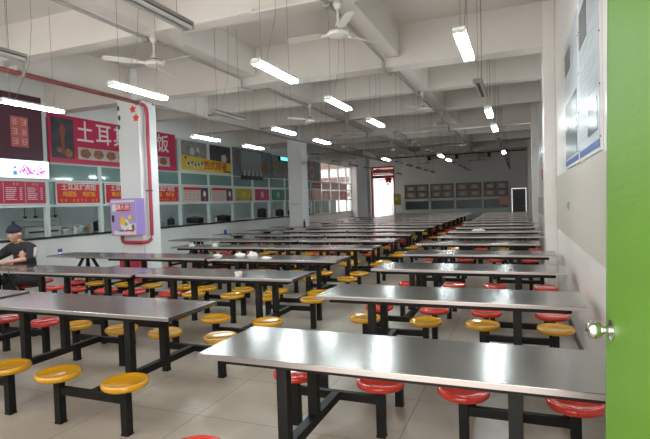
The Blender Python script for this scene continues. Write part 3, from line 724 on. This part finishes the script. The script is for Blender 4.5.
def appliance(y, w, h, label, m_=steelk, name='food_warmer', cat='kitchen appliance'):
    c = thing(name, label, cat, (X1, y, 1.01))
    MB().box(-.22, .22, -w/2, w/2, 0, h*.55, .01).build('appliance_body', m_, c)
    m = MB().box(-.22, .16, -w/2, w/2, h*.93, h, .005)
    for s in (-1, 1): m.box(-.2, -.18, s*(w/2-.02)-.01, s*(w/2-.02)+.01, h*.54, h*.94); m.box(.14, .16, s*(w/2-.02)-.01, s*(w/2-.02)+.01, h*.54, h*.94)
    m.build('glass_frame', m_, c)
    MB().box(-.16, .12, -w*.42, w*.42, h*.55, h*.57).build('shelf_tray', darkm, c)
    MB().box(.22, .235, -w*.4, w*.4, h*.2, h*.3).build('control_strip', darkm, c)
appliance(9.15, 1.05, .44, 'steel warming cabinet inside the counter behind the person in black')
appliance(9.0-.62+.9, .0+.55, .30, 'low steel griddle inside the counter at the first red dish sign') if False else None
c = thing('extractor_hood', 'wide slanted steel hood hanging inside the kitchen at the far left', 'hood', (XL-1.5, 7.9, 1.72))
q = bmesh.new()
m = MB(); m.poly([(-.3, -1.0, 0), (.35, -1.0, 0), (.35, -1.0, .08), (-.05, -1.0, .42), (-.3, -1.0, .42)], (0, 1, 0), 2.0); m.build('hood_shell', steelk, c)
MB().box(-.25, .05, -.2, .2, .42, ZC-1.72-.001).build('duct', steelk, c)
pot(X1, 9.95, .13, .13, 'small lidded pot, leftmost under the first red dish sign')
pot(X1, 10.40, .17, .15, 'wide lidded pot under the first red dish sign')
pot(X1, 10.78, .12, .14, 'low steel pot, right one under the first red dish sign')
pot(X1, 11.14, .15, .26, 'tall dark stockpot by the mullion right of the first red dish sign', darkm)
pot(X1, 12.05, .15, .24, 'tall steel stockpot left of the lilac cabinet', steelk)
pot(X1, 13.75, .2, .16, 'wide pot in the opening just right of the nearest pillar')
pot(X1, 14.4, .13, .2, 'dark pot beside the mullion right of the nearest pillar', darkm)
pot(X1, 15.8, .32, .2, 'broad black wok pot below the left pale menu poster', darkm)
pot(X1, 17.7, .34, .2, 'broad black wok pot below the right pale menu poster', darkm)
pot(X1, 21.1, .22, .4, 'tall dark stockpot below the rose red poster', darkm)
pot(X1, 23.0, .22, .3, 'dark stockpot beside the second pillar, left side', darkm)
for i, y in enumerate((24.4, 25.0, 25.5, 26.0, 26.55)): pot(X1, y, .19, .24+.08*(i % 3), 'dark stockpot in the far counter openings, %s from the second pillar' % ['first', 'second', 'third', 'fourth', 'fifth', 'sixth'][i], darkm)
def bottle(y, h, m_, label, x=XL-.41):
    c = thing('bottle', label, 'bottle', (x, y, 1.01))
    MB().lathe([(0, 0), (.045, 0), (.045, h*.65), (.018, h*.8), (.018, h*.95), (0, h*.95)], n=14).build('bottle_body', m_, c, .8)
    MB().lathe([(.02, h*.93), (.022, h*.93), (.022, h), (0, h)], n=10).build('cap', redsign, c)
bottle(10.12, .22, whitep, 'white bottle between the pots under the first red dish sign')
bottle(10.6, .24, mat('amber', (.3, .15, .05), .3), 'amber bottle between the pots under the first red dish sign')
bottle(21.9, .45, whitep, 'large white jug on the counter below the green poster')
bottle(16.9, .22, whitep, 'white bottle by the wok below the right pale menu poster')
# utensils on the kitchen rear wall
c = thing('utensil_rack', 'rack of hanging ladles on the kitchen wall under the first red dish sign', 'rack', (-13.98, 11.2, 1.9))
MB().tube([(.03, -.9, 0), (.03, .9, 0)], .012, 8).build('rail', darkm, c)
for i, yy in enumerate((-.6, -.25, .1, .45)):
    MB().tube([(.03, yy, -.01), (.03, yy, -.38-.05*(i % 2))], .01, 6).lathe([(0, -.47), (.05, -.44), (.06, -.40), (0, -.40)], (.05, yy, 0), n=12).build('ladle', darkm, c)
# strip lamps added to brighten the kitchen interior
for i, y in enumerate((9.0, 13.0, 17.0, 21.5, 27)):
    c = thing('kitchen_fill_lamp', 'added strip lamp lighting the kitchen, %s from the left' % nthp[i], 'ceiling lamp', (-12.9, y, 3.4), 0, 'added kitchen fill lamps')
    MB().box(-.06, .06, -.55, .55, 0, .04).build('lamp_tray', traym, c)
    MB().tube([(0, -.52, -.02), (0, .52, -.02)], .016, 10).build('tube', tube_lit, c)
    MB().tube([(0, 0, .04), (0, 0, ZC-3.4)], .006, 6).build('hanging_wire', wirem, c)

# ------------------------------------------------------------------ back wall: service counter with windows, rack, box
c = thing('service_counter', 'pale service counter unit with four windows along the back wall', 'counter')
CX = [-7.18, -5.48, -3.87, -2.17, -.60]
m = MB()
BW.box(m, CX[0], CX[-1], 0, .955, .0, .42)
BW.box(m, CX[0], CX[-1], 2.62, 2.76, .0, .42)
BW.box(m, CX[0], CX[-1], 1.52, 1.67, .0, .42)
for i, x in enumerate(CX): BW.box(m, x-.06 if i else x, x+.06 if i < 4 else x, .955, 2.62, .0, .42)
m.build('counter_frame', mat('grey_green_unit', (.72, .82, .78), .5), c)
for i in range(4): BW.panel('window_recess', mat('dark_recess', (.035, .045, .045), .3), c, CX[i]+.06, CX[i+1]-.06, .956, 1.519, .02, .10)
BW.panel('ledge', framem, c, CX[0], CX[-1], .93, .975, .42, .50)
for i in range(4):
    a, b_ = CX[i]+.07, CX[i+1]-.07
    r = thing('menu_poster', 'dark poster of four food photos on the back wall, %s from the left' % nthp[i], 'poster', (0, 0, 0), 0, 'four-photo posters on the back wall')
    BW.panel('poster_panel', mat('dark_brown_board', (.075, .055, .05), .4), r, a, b_, 1.69, 2.60, .421, .44)
    for jx in (0, 1):
        for jz in (0, 1):
            w = (b_-a-.18)/2
            x0 = a+.06+jx*(w+.06); z0 = 1.74+jz*.43
            q = BW.panel('photo', mat('photo_backing%d' % ((i+jx+jz) % 3), ((.34, .24, .16), (.22, .20, .17), (.30, .27, .24))[(i+jx+jz) % 3], .5, var=.5, vscale=5), r, x0, x0+w, z0, z0+.38, .44, .446)
            t = MB(); BW.disc(t, x0+w/2, z0+.18, .13, .446, .45, sx=1.5); t.build('plate_print', foodr, q)
r = thing('pink_notice', 'salmon pink notice at the right end of the back service counter', 'poster')
BW.panel('notice_sheet', mat('salmon_paper', (.70, .33, .25), .5), r, -1.18, -.66, 1.13, 1.70, .43, .445)
m = MB()
for i in range(4): BW.box(m, -1.1, -.74, 1.25+.1*i, 1.27+.1*i, .445, .448)
m.build('print_lines', whitep, r)
c = thing('storage_rack', 'metal shelf rack holding a yellow box left of the back service counter', 'rack', (-7.55, 32.5, 0))
for x in (-.32, .32):
    for y in (-.2, .2): MB().box(x-.015, x+.015, y-.015, y+.015, 0, 1.324).build('rack_post', steelk, c)
for z in (.3, .75, 1.3): MB().box(-.34, .34, -.22, .22, z, z+.025).build('shelf', steelk, c)
c = thing('box', 'yellow box standing on the metal rack by the exit', 'box', (-7.62, 32.5, 1.325))
MB().box(-.21, .21, -.15, .15, 0, .72, .01).build('box_body', mat('ochre_card', (.42, .34, .06), .6), c)
MB().box(-.1, .1, -.156, -.15, .3, .5).build('box_label', mat('ochre_label', (.5, .45, .25), .6), c)
# hooded small black speakers on far beam
for i, x in enumerate((-5.0, -3.4, -1.6)):
    c = thing('loudspeaker', 'small black loudspeaker under the farthest beam, %s of three' % ['left', 'middle', 'right'][i], 'speaker', (x, 29.9, 3.95), 0, 'black loudspeakers under the far beam')
    MB().box(-.09, .09, -.07, .07, 0, .24, .01).build('speaker_body', darkm, c)
    MB().box(-.015, .015, 0.06, .0855, .1, .28).build('bracket', darkm, c)
m = MB().box(DX1+.2, XR-.01, 29.985, 30.0-.0005, 4.20, 4.25)
tag(m.build('cable_duct', mat('dark_trunking', (.05, .05, .05), .6)), 'dark cable trunking along the farthest cross beam', 'pipe')

# ------------------------------------------------------------------ information boards on the right wall
PB = mat('info_board_print', (.42, .45, .47), .3)
BWp = mat('board_photo', (.10, .11, .12), .25, var=.6, vscale=10)
def info(a, b_, z0, z1, label, seed):
    r = thing('notice_board', label, 'notice board', (0, 0, 0), 0, 'white framed notice boards')
    RW.panel('board_frame', mat('silver_frame', (.6, .6, .6), .4), r, -b_, -a, z0, z1, .001, .018)
    RW.panel('board_sheet', PB, r, -b_+.03, -a-.03, z0+.03, z1-.03, .018, .022)
    RW.panel('blue_footer', navy, r, -b_+.03, -a-.03, z0+.03, z0+.085, .022, .025)
    q = random.Random(seed); w = (b_-a)-.16
    z = z1-.15; rowi = 0
    while z > z0+.35:
        h = q.choice((.26, .34, .14)); n = q.choice((1, 2))
        for j in range(n):
            x0 = -b_+.08+j*w/n; x1 = x0+w/n-.05
            if h > .15 and (rowi+j) % 3 != 1: RW.panel('photo', BWp, r, x0, x1, z-h, z, .022, .026)
            else:
                m = MB(); k = z
                while k > z-h+.03: RW.box(m, x0, x1-q.uniform(0, .15), k-.018, k, .022, .0245); k -= .045
                m.build('print_lines', mat('grey_print', (.42, .44, .46), .4), r)
        z -= h+.05; rowi += 1
    m = MB()
    for yy in (a+.012, b_-.012):
        zz = z0+.1
        while zz < z1: RW.disc(m, -yy, zz, .008, .018, .024, n=8); zz += .38
    m.build('fixing_screw', darkm, r)
info(5.50, 6.98, 1.97, 3.50, 'tall framed notice board with photos and blue footer, the farther one on the right wall', 4)
info(4.10, 5.43, 1.97, 3.50, 'tall framed notice board with photos and blue footer, nearer the green door', 9)
r = thing('fire_sign', 'small red and white sign on the right wall beyond the first pilaster', 'sign')
RW.panel('sign_plate', redsign, r, -14.6, -14.2, 2.05, 2.35, .001, .012)
RW.panel('sign_band', whitep, r, -14.6, -14.2, 2.36, 2.5, .001, .012)
r = thing('socket_outlet', 'small grey wall socket below the notice boards on the right wall', 'socket')
RW.panel('socket_plate', mat('socket_grey', (.3, .29, .27), .4), r, -6.9, -6.82, 1.46, 1.56, .0045, .02)
RW.panel('socket_hole', darkm, r, -6.875, -6.845, 1.49, 1.53, .02, .022)

# ------------------------------------------------------------------ green door at the right, opened into the hall
d = thing('green_door', 'bright green door with a ball knob, standing open at the right edge', 'door', (0.325, 0.60, 0), 0)
v = Vector((0.212-0.325, 1.50-0.60, 0)); L_ = v.length; ang = math.atan2(v.y, v.x)
d.rotation_euler = (0.014, 0, ang); d.location.x -= 0.019           # local x runs from hinge to free edge; local +y faces the hall's left
MB().box(0.0, L_, -0.04, 0.0, 0.01, 2.42, .003).build('door_leaf', greenm, d)
MB().box(L_-0.004, L_+0.002, -0.041, 0.001, 0.012, 2.415, .001).build('door_edge', mat('dark_green_edge', (.05, .13, .02), .5), d)
MB().box(0.10, L_-0.12, 0.0, 0.006, 0.2, 1.0, .003).build('door_panel', greenm, d)
kx, kz = L_-0.050, 1.295
m = MB().lathe([(0, 0.0), (0.027, 0.0), (0.027, 0.005), (0.011, 0.008), (0.009, 0.018), (0.012, 0.023), (0.020, 0.030), (0.0235, 0.041), (0.021, 0.053), (0.011, 0.061), (0, 0.063)], (kx, 0, kz), n=28, axis='y')
m.build('door_knob', chrome, d, 0.9)
MB().box(L_-0.001, L_+0.004, -0.03, -0.01, kz-.08, kz+.08).build('latch_plate', chrome, d)
for z in (.25, 1.2, 2.1): MB().tube([(0, 0.006, z-.05), (0, 0.006, z+.05)], .008, 8).build('hinge', steelk, d)

# ------------------------------------------------------------------ seated person
def skin_mesh(verts, edges, radii, sub=2):
    me = bpy.data.meshes.new('sk'); me.from_pydata(verts, edges, [])
    o = bpy.data.objects.new('sk', me); COL.objects.link(o)
    md = o.modifiers.new('s', 'SKIN'); md.use_smooth_shade = True
    for i, r in enumerate(radii):
        r = r if isinstance(r, tuple) else (r, r)
        me.skin_vertices[0].data[i].radius = r
    me.skin_vertices[0].data[0].use_root = True
    o.modifiers.new('u', 'SUBSURF').levels = sub
    bpy.context.view_layer.update()
    out = bpy.data.meshes.new_from_object(o.evaluated_get(bpy.context.evaluated_depsgraph_get()))
    bpy.data.objects.remove(o); bpy.data.meshes.remove(me)
    return out
def finish(name, meshes, m, parent):
    mb = MB()
    for x in meshes: mb.mesh(x)
    return mb.build(name, m, parent, True)
person = thing('person', 'person in a black top and dark knit hat eating at the far left table', 'person', (-7.86, 5.92, 0))
hz = SZ + .115
# joints (local): facing -y
V = {'pel': (0, .03, hz), 'wai': (0, .02, hz+.17), 'che': (-.01, -.01, hz+.38), 'sho': (-.02, -.02, hz+.49), 'nek': (-.03, -.045, hz+.56), 'hd': (-.045, -.07, hz+.61),
     'hl': (.10, .0, hz-.02), 'kl': (.20, -.47, hz+.02), 'al': (.20, -.42, .10), 'tl': (.22, -.56, .045),
     'hr': (-.10, .0, hz-.02), 'kr': (-.20, -.45, hz+.02), 'ar': (-.22, -.40, .10), 'tr': (-.25, -.54, .045),
     'sl': (.21, -.02, hz+.455), 'el': (.30, -.12, TZ+.075), 'wl': (.17, -.37, TZ+.035), 'pl': (.09, -.48, TZ+.02),
     'sr': (-.24, -.02, hz+.455), 'er': (-.36, -.16, TZ+.085), 'wr': (-.22, -.42, TZ+.055), 'pr': (-.15, -.49, TZ+.05)}
E_ = [('pel', 'wai'), ('wai', 'che'), ('che', 'sho'), ('sho', 'nek'), ('nek', 'hd'), ('pel', 'hl'), ('hl', 'kl'), ('kl', 'al'), ('al', 'tl'), ('pel', 'hr'), ('hr', 'kr'), ('kr', 'ar'), ('ar', 'tr'),
      ('sho', 'sl'), ('sl', 'el'), ('el', 'wl'), ('wl', 'pl'), ('sho', 'sr'), ('sr', 'er'), ('er', 'wr'), ('wr', 'pr')]
RD = {'pel': (.17, .12), 'wai': (.19, .13), 'che': (.19, .13), 'sho': (.11, .085), 'nek': .052, 'hd': .055, 'hl': .085, 'kl': .058, 'al': .038, 'tl': .03, 'hr': .085, 'kr': .058, 'ar': .038, 'tr': .03,
      'sl': .078, 'el': .05, 'wl': .027, 'pl': (.036, .018), 'sr': .078, 'er': .05, 'wr': .027, 'pr': (.036, .018)}
UP = ('wai', 'che', 'sho', 'nek', 'hd', 'sl', 'sr', 'el', 'er', 'wl', 'wr', 'pl', 'pr')
for n_ in UP:
    p_ = V[n_]; V[n_] = (p_[0]*1.12, p_[1], hz+(p_[2]-hz)*1.10 if n_ in ('wai', 'che', 'sho', 'nek', 'hd', 'sl', 'sr') else p_[2]+.012)
def chain(names, edges, k=1.0, add=0.0, ov={}):
    ix = {n: i for i, n in enumerate(names)}
    rad = []; k *= 1.10
    for n in names:
        r = ov.get(n, RD[n]); r = r if isinstance(r, tuple) else (r, r)
        rad.append((r[0]*k+add, r[1]*k+add))
    return skin_mesh([V[n] for n in names], [(ix[a], ix[b]) for a, b in edges], rad)
body = chain(list(V), E_)
# head with face: local frame turned towards the left of the picture and down
H = MB(); hb = bmesh.new(); bmesh.ops.create_uvsphere(hb, u_segments=28, v_segments=20, radius=1)
for v_ in hb.verts:
    x, y, z = v_.co                    # face looks to -y
    fx, fy, fz = .079*x, .10*y, .125*z
    if z < -.1: fx *= 1-.28*(-z-.1); fy *= 1-.10*(-z-.1)
    if y < -.6:
        if abs(x) < .22 and -.28 < z < .22: fy -= .022*(1-abs(x)/.22)*(1-abs(z+.12)/.34 if abs(z+.12) < .34 else 0)       # nose
        if .15 < abs(x) < .55 and .02 < z < .3: fy += .008                                                       # eye sockets
        if abs(x) < .35 and -.62 < z < -.48: fy -= .006                                                           # lips
        if z < -.75: fy -= .008
    v_.co = (fx, fy, fz)
H._add(hb)
for s in (-1, 1):
    H.lathe([(0, -.012), (.022, -.010), (.026, 0), (.018, .008), (0, .004)], (s*.079, .01, -.005), n=12, axis='x', sx=.7, sy=1.25)
HM = Matrix.Translation((-.07, -.10, hz+.755)) @ Matrix.Rotation(.42, 4, 'Z') @ Matrix.Rotation(.18, 4, 'X') @ Matrix.Scale(1.24, 4)
bmesh.ops.transform(H.bm, matrix=HM, verts=H.bm.verts)
hme = bpy.data.meshes.new('h'); H.bm.to_mesh(hme); H.bm.free()
def hand(w, p, side):
    w = Vector(w); p = Vector(p); f = (p-w).normalized(); up = Vector((0, 0, 1)); sd = f.cross(up).normalized()*side
    out = []
    for i, (off, ln) in enumerate(((-.027, .062), (-.009, .075), (.009, .080), (.027, .070))):
        a = p + sd*off; out.append(skin_mesh([tuple(a-f*.01), tuple(a+f*ln*.45+up*.004), tuple(a+f*ln*.8-up*.012), tuple(a+f*ln-up*.028)], [(0, 1), (1, 2), (2, 3)], [.0095, .009, .008, .0065], 1))
    a = w + f*.02 + sd*.028; out.append(skin_mesh([tuple(a), tuple(a+f*.03+sd*.022), tuple(a+f*.06+sd*.02-up*.01)], [(0, 1), (1, 2)], [.012, .010, .008], 1))
    return out
finish('body', [body, hme] + hand(V['wl'], V['pl'], -1) + hand(V['wr'], V['pr'], 1), skinm, person)
sn = ['pel', 'wai', 'che', 'sho', 'nek', 'sl', 'el', 'sr', 'er']
V2 = dict(V)
V['el2'] = tuple(Vector(V['el'])*.6+Vector(V['wl'])*.4); V['er2'] = tuple(Vector(V['er'])*.2+Vector(V['wr'])*.8); V['nk2'] = tuple(Vector(V['sho'])*.35+Vector(V['nek'])*.65)
RD['el2'] = .04; RD['er2'] = .03; RD['nk2'] = .06
shirt = chain(['pel', 'wai', 'che', 'sho', 'nk2', 'sl', 'el', 'el2', 'sr', 'er', 'er2'], [('pel', 'wai'), ('wai', 'che'), ('che', 'sho'), ('sho', 'nk2'), ('sho', 'sl'), ('sl', 'el'), ('el', 'el2'), ('sho', 'sr'), ('sr', 'er'), ('er', 'er2')], 1.0, .020, {'pel': (.15, .115)})
so = finish('shirt', [shirt], shirtm, person)
sl = Vector(V['sl']); el = Vector(V['el'])
st = skin_mesh([tuple(sl+Vector((.085, .0, .03))), tuple(sl.lerp(el, .35)+Vector((.085, .01, .01))), tuple(sl.lerp(el, .95)+Vector((.060, .012, -.01)))], [(0, 1), (1, 2)], [(.040, .060), (.040, .058), (.035, .055)], 2)
st.materials.clear()
finish('sleeve_stripe', [st], stripem, so)
tr = chain(['pel', 'hl', 'kl', 'al', 'hr', 'kr', 'ar'], [('pel', 'hl'), ('hl', 'kl'), ('kl', 'al'), ('pel', 'hr'), ('hr', 'kr'), ('kr', 'ar')], 1.0, .020, {'pel': (.14, .105), 'al': .045, 'ar': .045})
finish('trousers', [tr], trouserm, person)
for s, nm in ((1, 'l'), (-1, 'r')):
    a = Vector(V['a'+nm]); t_ = Vector(V['t'+nm])
    sm = skin_mesh([(a.x, a.y+.05, .045), (a.x, a.y-.03, .05), (t_.x, t_.y, .04), (t_.x, t_.y-.06, .035)], [(0, 1), (1, 2), (2, 3)], [(.045, .040), (.05, .045), (.048, .036), (.036, .026)], 2)
    finish('shoe', [sm], darkm, person)
hat = MB(); q = bmesh.new(); bmesh.ops.create_uvsphere(q, u_segments=28, v_segments=16, radius=1)
bmesh.ops.delete(q, geom=[v_ for v_ in q.verts if v_.co.z < .12], context='VERTS')
for v_ in q.verts: v_.co = (v_.co.x*.092, v_.co.y*.110+.008, v_.co.z*.118+.018)
hat._add(q)
hat.lathe([(.084, .030), (.091, .030), (.094, .058), (.085, .062)], (0, .006, 0), n=28, sx=.98, sy=1.15)
bmesh.ops.transform(hat.bm, matrix=HM, verts=hat.bm.verts)
for s_ in (-1, 1):
    q = MB(); t = bmesh.new(); bmesh.ops.create_icosphere(t, subdivisions=2, radius=.010); bmesh.ops.transform(t, matrix=HM @ Matrix.Translation((s_*.030, -.088, .012)) @ Matrix.Scale(.55, 4, (0, 0, 1)), verts=t.verts); q._add(t); q.build('eye', darkm, person, True)
ho = hat.build('knit_hat', hatm, person, True)
q = MB(); t = bmesh.new(); bmesh.ops.create_icosphere(t, subdivisions=3, radius=.022); bmesh.ops.transform(t, matrix=HM @ Matrix.Translation((0, .02, .150)), verts=t.verts); q._add(t)
q.build('pompom', hatm, ho, True)

# ------------------------------------------------------------------ camera, world, colour
cam = bpy.data.cameras.new('camera'); co = bpy.data.objects.new('camera', cam); COL.objects.link(co); SC.camera = co
F_, YAW, PIT, ROL = 494.9, 0.376, -0.035, -0.031
cam.sensor_fit = 'HORIZONTAL'; cam.sensor_width = 36; cam.lens = F_/650*36; cam.clip_start = 0.05; cam.clip_end = 200
fw = Vector((-math.sin(YAW)*math.cos(PIT), math.cos(YAW)*math.cos(PIT), math.sin(PIT)))
r0 = Vector((math.cos(YAW), math.sin(YAW), 0)); u0 = r0.cross(fw)
rx = math.cos(ROL)*r0 + math.sin(ROL)*u0; ux = -math.sin(ROL)*r0 + math.cos(ROL)*u0
co.matrix_world = Matrix.Translation((0, 0, 1.65)) @ Matrix((rx, ux, -fw)).transposed().to_4x4()

wd = bpy.data.worlds.new('sky'); SC.world = wd; wd.use_nodes = True
bg = wd.node_tree.nodes['Background']; bg.inputs['Color'].default_value = (1.0, 0.96, 0.93, 1); bg.inputs['Strength'].default_value = 2.5
SC.view_settings.view_transform = 'Standard'; SC.view_settings.look = 'None'; SC.view_settings.gamma = 1; SC.view_settings.exposure = 1.02
SC.view_settings.use_curve_mapping = False
try:
    SC.cycles.use_denoising = True; SC.cycles.max_bounces = 8; SC.cycles.diffuse_bounces = 5; SC.cycles.sample_clamp_indirect = 6; SC.cycles.use_light_tree = True
except Exception: pass
